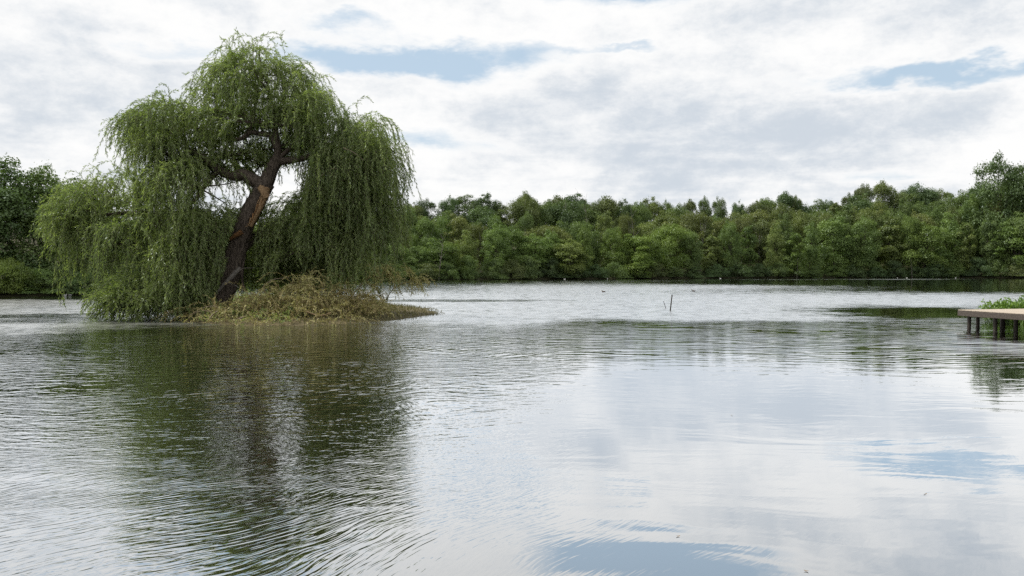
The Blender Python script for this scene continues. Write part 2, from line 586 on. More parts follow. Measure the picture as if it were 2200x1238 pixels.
# ------------------------------------------------------------------ trees of the wood
def crown_np(r, H, R, zb, nclump, nleaf, ls, shape='round', flat=0.7, droop=0.0, spiky=0.0, sprig=0):
    """leaf blades in clumps spread through a crown that reaches from zb to H with half width R; returns arrays and clump centres"""
    cs, rs = [], []
    ph = r.uniform(0, 6.28, 4)
    while len(cs) < nclump:
        t = r.uniform(0, 1)
        if shape == 'round':
            w = math.sqrt(max(0.0, 1 - (2 * t - 0.85) ** 2 / 1.4))
        elif shape == 'cone':
            w = 1.02 - 0.62 * t
        elif shape == 'birch':
            w = math.sin(math.pi * min(1, 0.15 + 0.72 * t)) ** 0.7
        else:
            w = 1 - 0.75 * t * t
        a = r.uniform(0, 2 * math.pi)
        q = math.sqrt(r.uniform(0.12, 1)) * (1 + 0.22 * math.sin(2 * a + ph[0] + 3 * t) + 0.18 * math.sin(3 * a + ph[1] - 4 * t))
        cs.append((math.cos(a) * R * w * q * 0.86, math.sin(a) * R * w * q * 0.86, zb + (H - zb) * t * 0.93))
        rs.append(R * (0.15 + 0.28 * r.uniform() ** 1.4))
    for k in range(int(spiky)):
        a = r.uniform(0, 2 * math.pi); t = r.uniform(0.3, 1.07)
        q = R * math.sqrt(max(0.06, 1.10 - t * t)) * r.uniform(0.7, 1.08)
        cs.append((math.cos(a) * q, math.sin(a) * q, zb + (H - zb) * t))
        rs.append(R * r.uniform(0.09, 0.18))
    for k in range(sprig):
        a = r.uniform(0, 2 * math.pi); q = R * r.uniform(0.05, 0.8)
        z0 = zb + (H - zb) * math.sqrt(max(0.05, 1 - (q / R) ** 2)) * 0.93
        for j in range(4):
            cs.append((math.cos(a) * q + 0.03 * R * r.normal(), math.sin(a) * q + 0.03 * R * r.normal(), z0 + H * 0.040 * j))
            rs.append(R * (0.085 - 0.014 * j))
    cs, rs = np.array(cs), np.array(rs)
    pr = rs ** 2 / np.sum(rs ** 2)
    ci = r.choice(len(cs), nleaf, p=pr)
    d = unit(r.normal(size=(nleaf, 3)))
    d[:, 2] = np.where(r.uniform(size=nleaf) < 0.68, np.abs(d[:, 2]), d[:, 2])
    rr = r.uniform(0.25, 1.0, nleaf) ** 0.5
    C = cs[ci] + d * (rs[ci] * rr)[:, None] * np.array((1.12, 1.12, flat))
    if droop:
        C[:, 2] -= droop * np.abs(r.normal(size=nleaf)) * R * 0.25
    loose = (r.uniform(size=nleaf) < 0.22)[:, None]
    C += loose * r.normal(size=(nleaf, 3)) * R * 0.06
    C[:, 2] = np.maximum(C[:, 2], 0.08 + 0.25 * r.uniform(size=nleaf))
    nrm = unit(d * 0.8 + np.array((0, 0, 0.35)) + r.normal(size=(nleaf, 3)) * 0.5)
    A = unit(np.cross(nrm, r.normal(size=(nleaf, 3))))
    if droop:
        A = unit(A * 0.6 + np.array((0, 0, -1.0)) * r.uniform(0.2, 1, (nleaf, 1)))
    B = np.cross(nrm, A)
    s = ls * r.uniform(0.6, 1.35, (nleaf, 1))
    ct = r.uniform(0, 1, len(cs))
    tint = np.clip(0.75 * ct[ci] + 0.25 * r.uniform(0, 1, nleaf), 0, 1)
    V, Fq, T = quads(C, A * s * 0.62, B * s * 0.40, tint)
    return V, Fq, T, cs, rs


def tree_protos():
    P = {}
    r = np.random.RandomState(11)

    def make(key, H, R, zb, ncl, nleaf, ls, shape, flat, droop, spiky, trunk_r, bark, sprig=0):
        V, Fq, T, cs, rs = crown_np(r, H, R, zb, ncl, nleaf, ls, shape, flat, droop, spiky, sprig)
        crown = mesh_np(key + '_crown', V, Fq, False, {'tint': T})
        crown.materials.append(M['leaf'])
        paths, radii = [], []
        top = np.array((0.15 * R * r.normal(), 0.15 * R * r.normal(), H * 0.88))
        sp = smooth_path([(0, 0, -0.4), (0.06 * R * r.normal(), 0.06 * R * r.normal(), H * 0.3), top * np.array((0.7, 0.7, 0.7)), top], 9)
        paths.append(sp); radii.append(trunk_r * np.linspace(1.15, 0.18, 9))
        for c in cs[r.permutation(len(cs))[:14]]:
            k = min(0.85, max(0.12, (c[2] - zb * 0.6) / H * 0.75))
            b0 = sp[int(k * 8)]
            mid_ = (b0 + c) / 2 + np.array((0, 0, 0.10 * H * r.uniform(-0.3, 0.6)))
            paths.append(smooth_path([b0, mid_, c], 5))
            radii.append(trunk_r * np.linspace(0.42, 0.08, 5))
        trunk = tube_mesh(key + '_trunk', paths, radii, 5)
        trunk.materials.append(bark)
        P[key] = (crown, trunk, H, R)

    for k in range(4):
        make(f'round{k}', 10, 3.9 + 0.4 * k % 0.9, 1.4, 44, 23000, 0.18, 'round', 0.95, 0, 22, 0.16, M['bare_bark'])
    for k in range(3):
        make(f'bushy{k}', 10, 4.2, 0.3, 48, 23000, 0.18, 'bush', 0.95, 0, 22, 0.15, M['bare_bark'])
    for k in range(3):
        make(f'birch{k}', 10, 2.9, 2.2, 36, 23000, 0.155, 'birch', 1.15, 0.7, 20, 0.10, M['birch_bark'])
    for k in range(2):
        make(f'cone{k}', 10, 2.8, 0.8, 40, 17000, 0.18, 'cone', 1.0, 0, 20, 0.13, M['bare_bark'])
    for k in range(3):
        make(f'shrub{k}', 4, 3.0, 0.0, 30, 11000, 0.17, 'bush', 0.95, 0.3, 14, 0.07, M['bare_bark'])
    # trees of the nearer left bank have finer leaves
    for k in range(3):
        make(f'near{k}', 10, 4.0, 0.6, 70, 24000, 0.165, 'round', 0.75, 0, 20, 0.2, M['bare_bark'], 26)
    for k in range(3):
        make(f'nearshrub{k}', 3, 2.6, 0.0, 44, 11000, 0.13, 'bush', 0.55, 0.25, 6, 0.05, M['bare_bark'])
    return P


PROTO = tree_protos()
RT = np.random.RandomState(77)


def plant(key, name, X, Y, height, width, color, label, cat, group):
    crown, trunk, H, R = PROTO[key]
    z = float(ground_h(X, Y)) - 0.05
    o = empty(name, (X, Y, z), RT.uniform(0, 6.28))
    s = height / H
    w = width / (2 * R)
    for nm, me in (('trunk', trunk), ('crown', crown)):
        c = bpy.data.objects.new(nm, me)
        COL.objects.link(c)
        c.parent = o
        c.scale = (w, w, s)
        c.color = (*color, 1)
    tag(o, label, cat, group)
    return o


ORD = ['first', 'second', 'third', 'fourth', 'fifth', 'sixth', 'seventh', 'eighth', 'ninth', 'tenth', 'eleventh', 'twelfth', 'thirteenth', 'fourteenth',
       'fifteenth', 'sixteenth', 'seventeenth', 'eighteenth', 'nineteenth', 'twentieth']
TENS = {20: 'twenty', 30: 'thirty', 40: 'forty', 50: 'fifty', 60: 'sixty'}


def ordinal(i):
    if i < 20:
        return ORD[i]
    n = i + 1
    t, u = n // 10 * 10, n % 10
    return (TENS[t][:-1] + 'ieth') if u == 0 else TENS[t] + '-' + ORD[u - 1]


def lerp_profile(x, pts):
    return np.interp(x, [p[0] for p in pts], [p[1] for p in pts])


def shore_depth(px):
    """distance at which the far shore is met along the direction px"""
    u = (px - 1100) / F_PX
    Y = np.arange(50, 330, 0.5)
    d = signed_dist(u * Y, Y, SHORE)
    i = np.where(d > 0)[0]
    return Y[i[0]] if len(i) else 200.0


GREENS = {'bright green': (1.15, 1.30, 0.85), 'fresh green': (1.05, 1.22, 0.95), 'yellow-green': (1.45, 1.42, 0.8), 'mid green': (1.0, 1.12, 1.0),
          'dark green': (0.72, 0.86, 0.85), 'olive': (1.20, 1.20, 1.0), 'dull olive': (1.12, 1.10, 1.05), 'brownish olive': (1.22, 1.12, 0.98), 'blue-green': (0.82, 1.02, 1.1)}


def build_wood():
    rows = [
        # name of row, offset behind the shore, spacing px, top profile, kinds, colours
        ('waterline row', 3.0, 43, [(700, 520), (900, 545), (960, 520), (1100, 505), (1160, 520), (1250, 500), (1330, 505), (1450, 500), (1600, 490), (1750, 490), (1900, 480), (2050, 470), (2300, 470)],
         ['round', 'bushy', 'round', 'bushy', 'cone'], ['bright green', 'fresh green', 'mid green', 'bright green', 'olive', 'fresh green']),
        ('second row', 15.0, 43, [(700, 490), (900, 490), (1040, 470), (1150, 480), (1300, 465), (1450, 478), (1600, 465), (1800, 455), (1960, 455), (2100, 440), (2300, 440)],
         ['birch', 'round', 'birch', 'bushy'], ['olive', 'mid green', 'dull olive', 'fresh green', 'brownish olive']),
        ('third row', 31.0, 43, [(700, 460), (900, 465), (1000, 452), (1200, 440), (1350, 455), (1450, 462), (1600, 450), (1800, 440), (1950, 432), (2100, 420), (2300, 420)],
         ['birch', 'birch', 'round', 'cone'], ['dull olive', 'olive', 'dark green', 'brownish olive', 'mid green']),
        ('skyline row', 48.0, 36, [(700, 470), (830, 462), (900, 442), (960, 425), (1060, 432), (1200, 415), (1265, 425), (1300, 443), (1370, 432), (1450, 446), (1500, 428), (1600, 432), (1700, 424),
                                   (1760, 436), (1850, 412), (1960, 402), (2020, 408), (2062, 440), (2100, 420), (2300, 400)],
         ['birch', 'round', 'birch', 'birch'], ['dull olive', 'dark green', 'olive', 'mid green', 'blue-green']),
    ]
    kindname = {'birch': ('birch_tree', 'slender birch'), 'round': ('broadleaf_tree', 'round-crowned tree'), 'bushy': ('broadleaf_tree', 'low-branched tree'), 'cone': ('broadleaf_tree', 'pointed tree')}
    for row, off, sp, prof, kinds, cols in rows:
        px = 690.0
        i = 0
        while px < 2270:
            x = px + RT.uniform(-10, 10)
            sd_ = shore_depth(x)
            Y = sd_ + off + RT.uniform(-2.5, 2.5)
            X = (x - 1100) / F_PX * Y
            gz = float(ground_h(X, Y))
            top = lerp_profile(x, prof) + (RT.uniform(-11, 12) if off > 40 else RT.uniform(-20, 15))
            h = at(x, top, Y)[2] - gz
            kd = kinds[RT.randint(len(kinds))]
            n = {'round': 4, 'bushy': 3, 'birch': 3, 'cone': 2}[kd]
            cn = cols[RT.randint(len(cols))]
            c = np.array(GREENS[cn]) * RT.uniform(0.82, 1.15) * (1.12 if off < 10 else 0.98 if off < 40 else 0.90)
            wd = sp / F_PX * Y * {'round': 1.75, 'bushy': 1.75, 'birch': 1.6, 'cone': 1.45}[kd] * RT.uniform(0.65, 1.45)
            nm, word = kindname[kd]
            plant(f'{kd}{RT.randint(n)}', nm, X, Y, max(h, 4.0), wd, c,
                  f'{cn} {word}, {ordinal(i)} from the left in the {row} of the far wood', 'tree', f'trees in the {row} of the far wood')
            px += sp * RT.uniform(0.85, 1.15)
            i += 1
    # the tall trees at the right end stand clear of the others
    for x, top, w, cn, off, lab in ((2140, 347, 14, 'dark green', 14, 'tall dark tree rising clear of the wood near the right edge of the picture'),
                                    (2212, 362, 13, 'dark green', 12, 'tall dark tree cut off by the right edge of the picture'),
                                    (2176, 385, 11, 'mid green', 20, 'tree half hidden between the two tall trees at the right edge'), (2102, 402, 9, 'dark green', 22, 'slim dark tree just left of the tallest right-hand tree'),
                                    (2075, 445, 11, 'mid green', 18, 'rounded tree at the left foot of the tallest right-hand tree')):
        Y = shore_depth(min(x, 2170)) + off
        X = (x - 1100) / F_PX * Y
        plant('round1' if x != 2212 else 'round2', 'broadleaf_tree', X, Y, at(x, top, Y)[2] - float(ground_h(X, Y)), w * 1.15, np.array(GREENS[cn]) * 1.05, lab, 'tree', 'tall trees at the right end of the wood')
    # low shrubs that overhang the water's edge
    px, i = 790.0, 0
    while px < 2260:
        Y = shore_depth(px) + 0.6 + RT.uniform(-0.5, 0.8)
        X = (px - 1100) / F_PX * Y
        cn = ['mid green', 'dark green', 'fresh green', 'dull olive', 'blue-green'][RT.randint(5)]
        h = RT.uniform(2.4, 4.8)
        plant(f'shrub{RT.randint(3)}', 'shoreline_shrub', X, Y, h, RT.uniform(5.5, 8.0), np.array(GREENS[cn]) * RT.uniform(0.8, 1.05),
              f'low {cn} shrub overhanging the far waterline, {ordinal(i)} from the left', 'shrub', 'shrubs along the far waterline')
        px += RT.uniform(36, 52)
        i += 1


def build_left_bank():
    spec = [(-70, 66, 375, 9, 'dark green', 'dark leafy tree cut off by the left edge of the picture'),
            (12, 68, 362, 9.0, 'dark green', 'tall dark leafy tree on the left bank beside the picture edge'),
            (92, 70, 372, 7.0, 'mid green', 'sprig-topped green tree on the left bank just left of the willow'),
            (150, 74, 392, 7.0, 'dark green', 'dark tree on the left bank half behind the willow tips'),
            (230, 76, 445, 9, 'dark green', 'dark tree on the left bank behind the lower left of the willow'),
            (330, 88, 470, 10, 'mid green', 'tree behind the left curtain of the willow'),
            (420, 98, 480, 11, 'dark green', 'dark tree glimpsed behind the willow left of its trunk'),
            (510, 112, 480, 12, 'mid green', 'tree glimpsed just behind the willow trunk'),
            (585, 122, 478, 12, 'yellow-green', 'sunlit yellow-green tree seen through the gap right of the willow trunk'),
            (660, 135, 480, 12, 'bright green', 'bright tree glimpsed through the right curtain of the willow')]
    for i, (px, Y, top, w, cn, lab) in enumerate(spec):
        Y = max(Y, shore_depth(px) + 3.5)
        X = (px - 1100) / F_PX * Y
        plant(f'near{i % 3}', 'broadleaf_tree', X, Y, at(px, top, Y)[2] - float(ground_h(X, Y)), w, np.array(GREENS[cn]) * 1.15, lab, 'tree', 'trees on the left bank')
    sh = [(-30, 0.8, 2.9, 5.0, 'yellow-green', 'yellow-green bush at the left picture edge above the water'),
          (28, 0.7, 2.6, 4.4, 'yellow-green', 'yellowish bush with bare low branches at the left waterline'),
          (82, 0.3, 2.0, 4.2, 'bright green', 'bright yellow-green bush spreading over the left waterline'),
          (128, 1.0, 2.1, 3.6, 'dull olive', 'greyish flowering bush on the left bank'),
          (172, 0.4, 1.7, 4.0, 'fresh green', 'low green bush on the left bank under the willow tips'),
          (225, 0.8, 2.4, 4.5, 'mid green', 'green bush on the left bank behind the willow tips'),
          (320, 0.8, 2.6, 6, 'dark green', 'dark bush behind the drooping left willow strands'),
          (420, 0.8, 2.8, 7, 'dark green', 'dark bush at the waterline behind the willow left of its trunk'),
          (520, 0.8, 3.0, 8, 'dark green', 'dark bush at the waterline behind the willow trunk'),
          (610, 0.8, 3.0, 9, 'mid green', 'bush at the waterline behind the brush pile'),
          (700, 0.8, 3.0, 10, 'dark green', 'dark bush at the waterline behind the right willow curtain'),
          (770, 0.8, 3.2, 10, 'mid green', 'bush at the waterline beyond the tip of the willow')]
    for i, (px, off, h, w, cn, lab) in enumerate(sh):
        Y = shore_depth(px) + off
        X = (px - 1100) / F_PX * Y
        plant(f'nearshrub{i % 3}', 'shoreline_shrub', X, Y, h, w, np.array(GREENS[cn]) * np.array((0.85, 0.92, 1.0)), lab, 'shrub', 'bushes along the left bank')


build_wood()
build_left_bank()


def build_dead_trees():
    r = np.random.RandomState(91)
    for (px, base_y, top, off, lab) in ((1268, 560, 432, 12, 'tall bare grey tree standing in the middle of the far wood'), (942, 590, 515, -0.2, 'thin pale dead birch stem at the far waterline right of the willow'),
                                        (1712, 592, 555, -0.8, 'short pale dead stem leaning at the far waterline'), (1370, 560, 445, 14, 'slim pale birch stem rising bare in the far wood'),
                                        (1960, 592, 562, -0.8, 'grey leaning dead stem at the far waterline near the right')):
        Y = shore_depth(px) + off
        X = (px - 1100) / F_PX * Y
        z = float(ground_h(X, Y))
        h = at(px, top, Y)[2] - z
        o = empty('dead_tree', (X, Y, z))
        tag(o, lab, 'tree', 'bare stems in the far wood')
        lean = r.uniform(-0.12, 0.12) * h
        P = smooth_path([(0, 0, -0.3), (lean * 0.4, 0, h * 0.4), (lean, 0, h)], 9)
        link('trunk', tube_mesh('dead_trunk', [P], [np.linspace(0.11, 0.02, 9)], 6), M['dead_bark'], o)
        paths, radii = [], []
        for k in range(int(4 + h)):
            b0 = P[r.randint(3, 9)]
            a, L = r.uniform(0, 6.28), r.uniform(0.08, 0.2) * h
            e = b0 + np.array((math.cos(a) * L * 0.7, math.sin(a) * L * 0.7, L * 0.9))
            paths.append(smooth_path([b0, (b0 + e) / 2 + np.array((0, 0, -0.05 * L)), e], 5)); radii.append(np.linspace(0.035, 0.010, 5))
        link('branches', tube_mesh('dead_branches', paths, radii, 4), M['dead_bark'], o)


build_dead_trees()


# ------------------------------------------------------------------ strands: hanging willow whips, dry twigs
def grow(r, P0, V0, L, step, grav, wander, sway=(0, 0, 0)):
    """vectorised growth of n strands; returns (n,k,3) points and a (n,k) mask of points that exist"""
    n = len(P0)
    k = int(np.max(L) / step) + 2
    pts = np.zeros((n, k, 3))
    p, v = P0.copy(), unit(V0)
    g = unit(np.array((sway[0], sway[1], -1.0)) + r.normal(size=(n, 3)) * np.array((0.10, 0.10, 0.0)))
    for i in range(k):
        pts[:, i] = p
        v = unit(v * (1 - grav) + g * grav + r.normal(size=(n, 3)) * wander)
        p = p + v * step
    mask = np.arange(k)[None, :] * step <= L[:, None]
    return pts, mask


def strand_leaves(r, pts, mask, per, llen, lwid, spread, tint_s, start=0):
    k = pts.shape[1]
    tang = unit(np.gradient(pts, axis=1))
    Cs, As, Bs, Ts = [], [], [], []
    for j in range(per):
        f = (j + 0.5) / per
        C = pts[:, start:-1] * (1 - f) + pts[:, start + 1:] * f
        mk = mask[:, start + 1:] & (r.uniform(size=mask[:, start + 1:].shape) < 0.93)
        t = tang[:, start:-1][mk]
        n = len(t)
        ts = np.repeat(tint_s[:, None], C.shape[1], axis=1)[mk]
        C = C[mk]
        side = unit(np.cross(t, r.normal(size=(n, 3))))
        A = unit(t * 1.0 + side * spread * r.uniform(0.5, 1.4, (n, 1)) + np.array((0, 0, -0.15)))
        Bv = unit(np.cross(A, r.normal(size=(n, 3))))
        s = r.uniform(0.65, 1.25, (n, 1))
        Cs.append(C + A * llen * 0.5 * s); As.append(A * llen * 0.5 * s); Bs.append(Bv * lwid * 0.5 * s)
        Ts.append(np.clip(ts * 0.55 + r.uniform(0, 0.5, n), 0, 1))
    return quads(np.concatenate(Cs), np.concatenate(As), np.concatenate(Bs), np.concatenate(Ts))


def strand_ribs(pts, mask, w, every=3):
    """thin three-sided stems of the strands"""
    n, k, _ = pts.shape
    idx = np.arange(0, k, every)
    ang = np.array((0, 2.094, 4.189))
    offs = np.stack((np.cos(ang), np.sin(ang), np.zeros(3)), axis=1) * w
    ring = pts[:, idx][:, :, None, :] + offs[None, None]
    V = ring.reshape(-1, 3)
    kk = len(idx)
    base = (np.arange(n)[:, None] * kk + np.arange(kk - 1)[None, :])
    ok = mask[:, idx][:, 1:]
    b = base[ok] * 3
    Fs = [np.stack((b + j, b + (j + 1) % 3, b + 3 + (j + 1) % 3, b + 3 + j), axis=1) for j in range(3)]
    return V, np.concatenate(Fs)


WY = 36.0       # the willow stands 36 m away


def wp(px, py, dy=0.0):
    return at(px, py, WY + dy)


def build_willow():
    r = np.random.RandomState(5)
    base = wp(492, 655)
    root = empty('willow_tree', (base[0], base[1], 0.2))
    tag(root, 'large weeping willow with leaning trunk on the small island', 'tree')
    o0 = np.array((base[0], base[1], 0.2))
    s = WY / F_PX

    def limb(name, pts, r0, r1, n=14, sides=12, mat='bark', rough=0.10, parent=root, seed=1):
        P = smooth_path([wp(*p) if len(p) == 3 else wp(p[0], p[1]) for p in pts], n) - o0
        rr = np.linspace(r0, r1, n)
        V, Fq = tubes([P], [rr], sides)
        rs = np.random.RandomState(seed)
        ring = np.repeat(np.arange(n), sides)
        ridge = np.tile(1 + rough * np.sin(np.arange(sides) * 2.4 + rs.uniform(0, 6)), n) + rs.normal(size=len(V)) * rough * 0.35
        V = P[ring] + (V - P[ring]) * ridge[:, None]
        return link(name, mesh_np(name, V, Fq, True), M[mat], parent)

    trunk = limb('trunk', [(462, 668), (478, 625), (497, 575), (508, 530), (524, 485), (545, 445), (562, 412), (574, 392)], 0.56, 0.34, 40, 22, rough=0.09, seed=3)
    # torn bark where a limb broke away: a knob of splintered wood with a long tongue below it
    tongue = limb('torn_wood', [(573, 404, -0.40), (568, 424, -0.48), (559, 445, -0.47), (549, 465, -0.46), (538, 486, -0.42)], 0.16, 0.10, 14, 10, 'torn_wood', 0.12, trunk, 8)
    knob = limb('torn_knob', [(560, 403, -0.46), (567, 412, -0.58), (572, 424, -0.52)], 0.15, 0.20, 8, 11, 'torn_wood', 0.14, trunk, 9)
    scar = limb('bark_scar', [(492, 516, -0.54), (506, 506, -0.60), (520, 498, -0.56)], 0.06, 0.12, 8, 9, 'rot_wood', 0.2, trunk, 10)
    for k in range(7):
        f = k / 6.0
        x_, y_ = 571 - 26 * f + r.uniform(-7, 7), 410 + 58 * f
        limb('splinter', [(x_, y_, -0.58), (x_ - r.uniform(3, 7), y_ + r.uniform(9, 18), -0.62), (x_ - r.uniform(8, 14), y_ + r.uniform(20, 34), -0.56)], 0.035, 0.008, 6, 5, ('torn_wood', 'rot_wood')[k % 2], 0.2, tongue, 30 + k)
    fork = limb('limb', [(566, 408), (578, 380), (590, 352), (600, 340)], 0.33, 0.24, 12, 14, seed=4)
    limb('limb', [(594, 348), (620, 345), (645, 342), (668, 334), (705, 315), (750, 300)], 0.17, 0.07, 16, 10, seed=5)
    limb('limb', [(596, 346), (598, 320), (594, 295), (590, 270), (582, 220), (572, 160)], 0.17, 0.05, 16, 10, seed=6)
    limb('limb', [(570, 402), (545, 388), (525, 376), (500, 378), (470, 366), (440, 340), (400, 320)], 0.34, 0.10, 18, 12, seed=7)
    limb('limb', [(595, 318), (585, 292), (560, 288), (538, 284), (524, 296), (500, 300), (455, 285), (400, 270)], 0.15, 0.06, 18, 9, seed=8)
    limb('limb', [(512, 540, 0.3), (545, 512, 1.0), (590, 486, 1.6), (650, 465, 2.0), (720, 445, 2.0)], 0.28, 0.08, 16, 11, seed=9)
    limb('limb', [(508, 530, 0.3), (470, 490, 0.5), (420, 455, 0.3), (370, 470, 0), (320, 462, 0), (270, 458, 0), (215, 462, -0.2), (165, 448, -0.3)], 0.24, 0.05, 26, 10, seed=10)
    limb('limb', [(530, 296), (545, 250), (552, 200), (560, 150), (556, 110)], 0.09, 0.03, 14, 8, seed=12)
    limb('limb', [(600, 340), (640, 300), (665, 250), (660, 200)], 0.10, 0.03, 12, 8, seed=13)
    limb('limb', [(470, 366), (440, 400), (420, 430), (390, 440), (340, 420)], 0.11, 0.04, 14, 8, seed=14)
    limb('limb', [(720, 310), (770, 300), (820, 310), (850, 330)], 0.07, 0.03, 10, 7, seed=15)
    limb('limb', [(523, 560), (520, 595), (524, 620)], 0.07, 0.05, 6, 7, seed=17)
    # the split-off leg and the pale broken limb that leans on the foot of the trunk
    limb('limb', [(496, 610, -0.3), (474, 640, -0.5), (455, 672, -0.6)], 0.30, 0.36, 10, 12, seed=16)

    # (centre px, top px, half width px, edge px, shortest and longest hang px, depth offset m, depth half width m, number, whip radius)
    masses = [
        (552, 95, 50, 150, 40, 110, 0.0, 1.4, 300), (585, 130, 92, 200, 40, 120, 0.0, 2.2, 540), (640, 165, 56, 225, 60, 150, -0.2, 1.6, 330),
        (500, 122, 34, 165, 40, 110, 0.2, 1.2, 180), (448, 178, 48, 240, 45, 120, 0.2, 1.6, 290), (570, 205, 115, 255, 40, 110, -0.6, 1.8, 420),
        (362, 226, 56, 268, 50, 150, 0.0, 2.0, 480), (312, 246, 22, 280, 70, 140, -0.3, 1.0, 190), (356, 290, 54, 320, 60, 110, -0.8, 1.5, 280), (425, 240, 50, 270, 50, 130, 0.0, 1.6, 260),
        (740, 250, 54, 300, 80, 200, 0.0, 2.2, 500), (790, 262, 34, 300, 90, 210, -0.4, 1.6, 320), (818, 308, 26, 345, 110, 220, -0.4, 1.4, 320),
        (752, 330, 76, 360, 90, 210, 0.0, 2.2, 680), (778, 400, 44, 425, 90, 175, -0.4, 1.6, 400),
        (232, 380, 44, 430, 60, 150, 0.0, 1.7, 330), (142, 446, 32, 480, 50, 130, -0.3, 1.4, 320), (182, 416, 30, 450, 80, 180, 0.0, 1.3, 210),
        (308, 420, 44, 445, 40, 110, 0.0, 1.5, 180),
        (420, 335, 90, 395, 70, 180, -0.3, 2.4, 580), (345, 450, 108, 485, 90, 165, -0.9, 2.4, 940), (440, 465, 56, 500, 90, 170, -1.2, 1.2, 520),
        (245, 482, 70, 515, 60, 110, 0.0, 1.8, 440), (420, 520, 80, 545, 70, 120, 1.0, 1.8, 460),
        (318, 602, 88, 628, 30, 85, -2.2, 1.5, 1100), (252, 617, 30, 640, 30, 65, -2.6, 0.9, 280), (395, 575, 46, 600, 50, 110, -1.9, 1.2, 420),
        (650, 434, 105, 465, 90, 175, 2.6, 1.6, 1000), (745, 400, 60, 430, 100, 190, 0.3, 1.9, 600), (695, 465, 100, 490, 70, 130, 0.6, 2.2, 680),
        (600, 520, 90, 540, 50, 95, 2.9, 1.2, 420), (545, 572, 90, 590, 40, 75, 2.4, 1.0, 420), (685, 560, 92, 580, 40, 85, 2.0, 1.2, 520),
        (590, 285, 105, 310, 25, 75, 0.8, 2.0, 280), (480, 300, 85, 330, 30, 95, 0.8, 2.0, 320), (700, 330, 58, 360, 70, 170, 1.0, 1.6, 340),
        (560, 330, 60, 345, 20, 50, 1.4, 1.2, 140), (610, 300, 70, 320, 30, 90, 2.0, 1.0, 260), (560, 230, 120, 260, 40, 110, 2.2, 1.2, 380), (470, 330, 80, 350, 40, 110, 2.0, 1.2, 260),
    ]
    masses = [(550 + (m_[0] - 550) * 0.965, m_[1] + max(0, (330 - m_[1]) * 0.085), m_[2] * 0.96) + m_[3:8] + (int(m_[8] * (0.66 if m_[0] > 690 and m_[1] < 420 else 0.80 if m_[1] < 500 else 1.0)),) for m_ in masses]
    LV, LF, LT, off = [], [], [], 0
    RV, RF, roff = [], [], 0
    bpaths, brad = [], []
    for (cx, ty, hw, ey, l0, l1, dz, dr, n) in masses:
        nt = max(5, int(n / 19))
        a = r.uniform(0, 2 * np.pi, nt)
        q = np.sqrt(r.uniform(0, 1, nt))
        tx_, ty_ = np.cos(a) * q, np.sin(a) * q
        inner = r.uniform(size=nt) < 0.30
        # uneven top: some boughs reach higher than others
        tpy = ty + (ey - ty) * (q ** 2) + r.normal(size=nt) * 9 + np.where(inner, r.uniform(0.1, 0.55, nt) * l1, 0)
        tl = (l0 + (l1 - l0) * r.uniform(0, 1, nt) ** 1.1) * s
        tt = np.clip(0.5 + 0.30 * r.normal(size=nt), 0, 1)
        ti = r.choice(nt, n)
        ux, uy = tx_[ti], ty_[ti]
        c = wp(cx, ty, dz)
        P0 = np.stack((c[0] + ux * hw * s, c[1] + uy * dr, c[2] - (tpy[ti] - ty) * s), axis=1) - o0
        P0 += r.normal(size=(n, 3)) * np.array((0.25, 0.25, 0.15))
        V0 = np.stack((ux * 0.8 + r.normal(size=n) * 0.55, uy * 0.8 + r.normal(size=n) * 0.55, r.uniform(0.0, 1.2, n)), axis=1)
        L = tl[ti] * r.uniform(0.45, 1.15, n)
        pts, mk = grow(r, P0, V0, L, 0.085, 0.16, 0.08, (0.03, -0.02))
        tint = np.clip(tt[ti] + 0.15 * r.normal(size=n), 0, 1)
        # openings: round the trunk in front, and where the sky shows through
        G_ = pts + o0
        gx = 1100 + G_[..., 0] / G_[..., 1] * F_PX
        gy = 619 - (G_[..., 2] - CAM_H + math.sin(PITCH) * G_[..., 1]) / G_[..., 1] * F_PX
        hit = np.zeros(mk.shape, bool)
        axis = np.interp(gy, [395, 412, 445, 485, 530, 575, 625, 668], [574, 562, 545, 524, 508, 497, 480, 462])
        hit |= (G_[..., 1] < WY + 0.4) & (gy > 385) & (gy < 640) & (gx > axis - np.where(gy > 550, 14, 22)) & (gx < axis + np.where(gy > 560, 44, 34))
        front = (G_[..., 1] < WY + 0.5) & (r.uniform(size=n) > 0.22)[:, None]
        for (wx0, wx1, wy0, wy1) in ((578, 668, 318, 360), (505, 610, 272, 312), (450, 560, 356, 400), (575, 612, 300, 345), (230, 335, 445, 478)):
            hit |= front & (gx > wx0) & (gx < wx1) & (gy > wy0) & (gy < wy1)
        leak = (r.uniform(size=n) > 0.55)[:, None]
        for (wx0, wx1, wy0, wy1) in ((592, 640, 360, 432), (632, 652, 400, 436), (480, 535, 392, 422), (440, 480, 400, 436)):
            hit |= leak & (gx > wx0 + 8 * np.sin(gy * 0.11)) & (gx < wx1 + 7 * np.sin(gy * 0.07 + 1)) & (gy > wy0) & (gy < wy1)
        mk &= np.cumsum(hit, axis=1) == 0
        # boughs bend round at the water instead of dipping in
        mk &= pts[:, :, 2] + o0[2] > 0.03
        V, Fq, T = strand_leaves(r, pts, mk, 3, 0.150, 0.034, 0.75, tint, 1)
        LV.append(V); LF.append(Fq + off); LT.append(T); off += len(V)
        V, Fq = strand_ribs(pts, mk, 0.006)
        RV.append(V); RF.append(Fq + roff); roff += len(V)
        # boughs that carry this mass
        hub = c - o0 + np.array((0, 0, -(ey - ty) * s * 0.9 - 0.25))
        for k in range(9):
            j = r.randint(n)
            mid_ = hub * 0.45 + P0[j] * 0.55 + np.array((0, 0, -0.12)) + r.normal(size=3) * 0.10
            bpaths.append(smooth_path([hub, mid_, P0[j]], 6))
            brad.append(np.linspace(0.045, 0.010, 6))
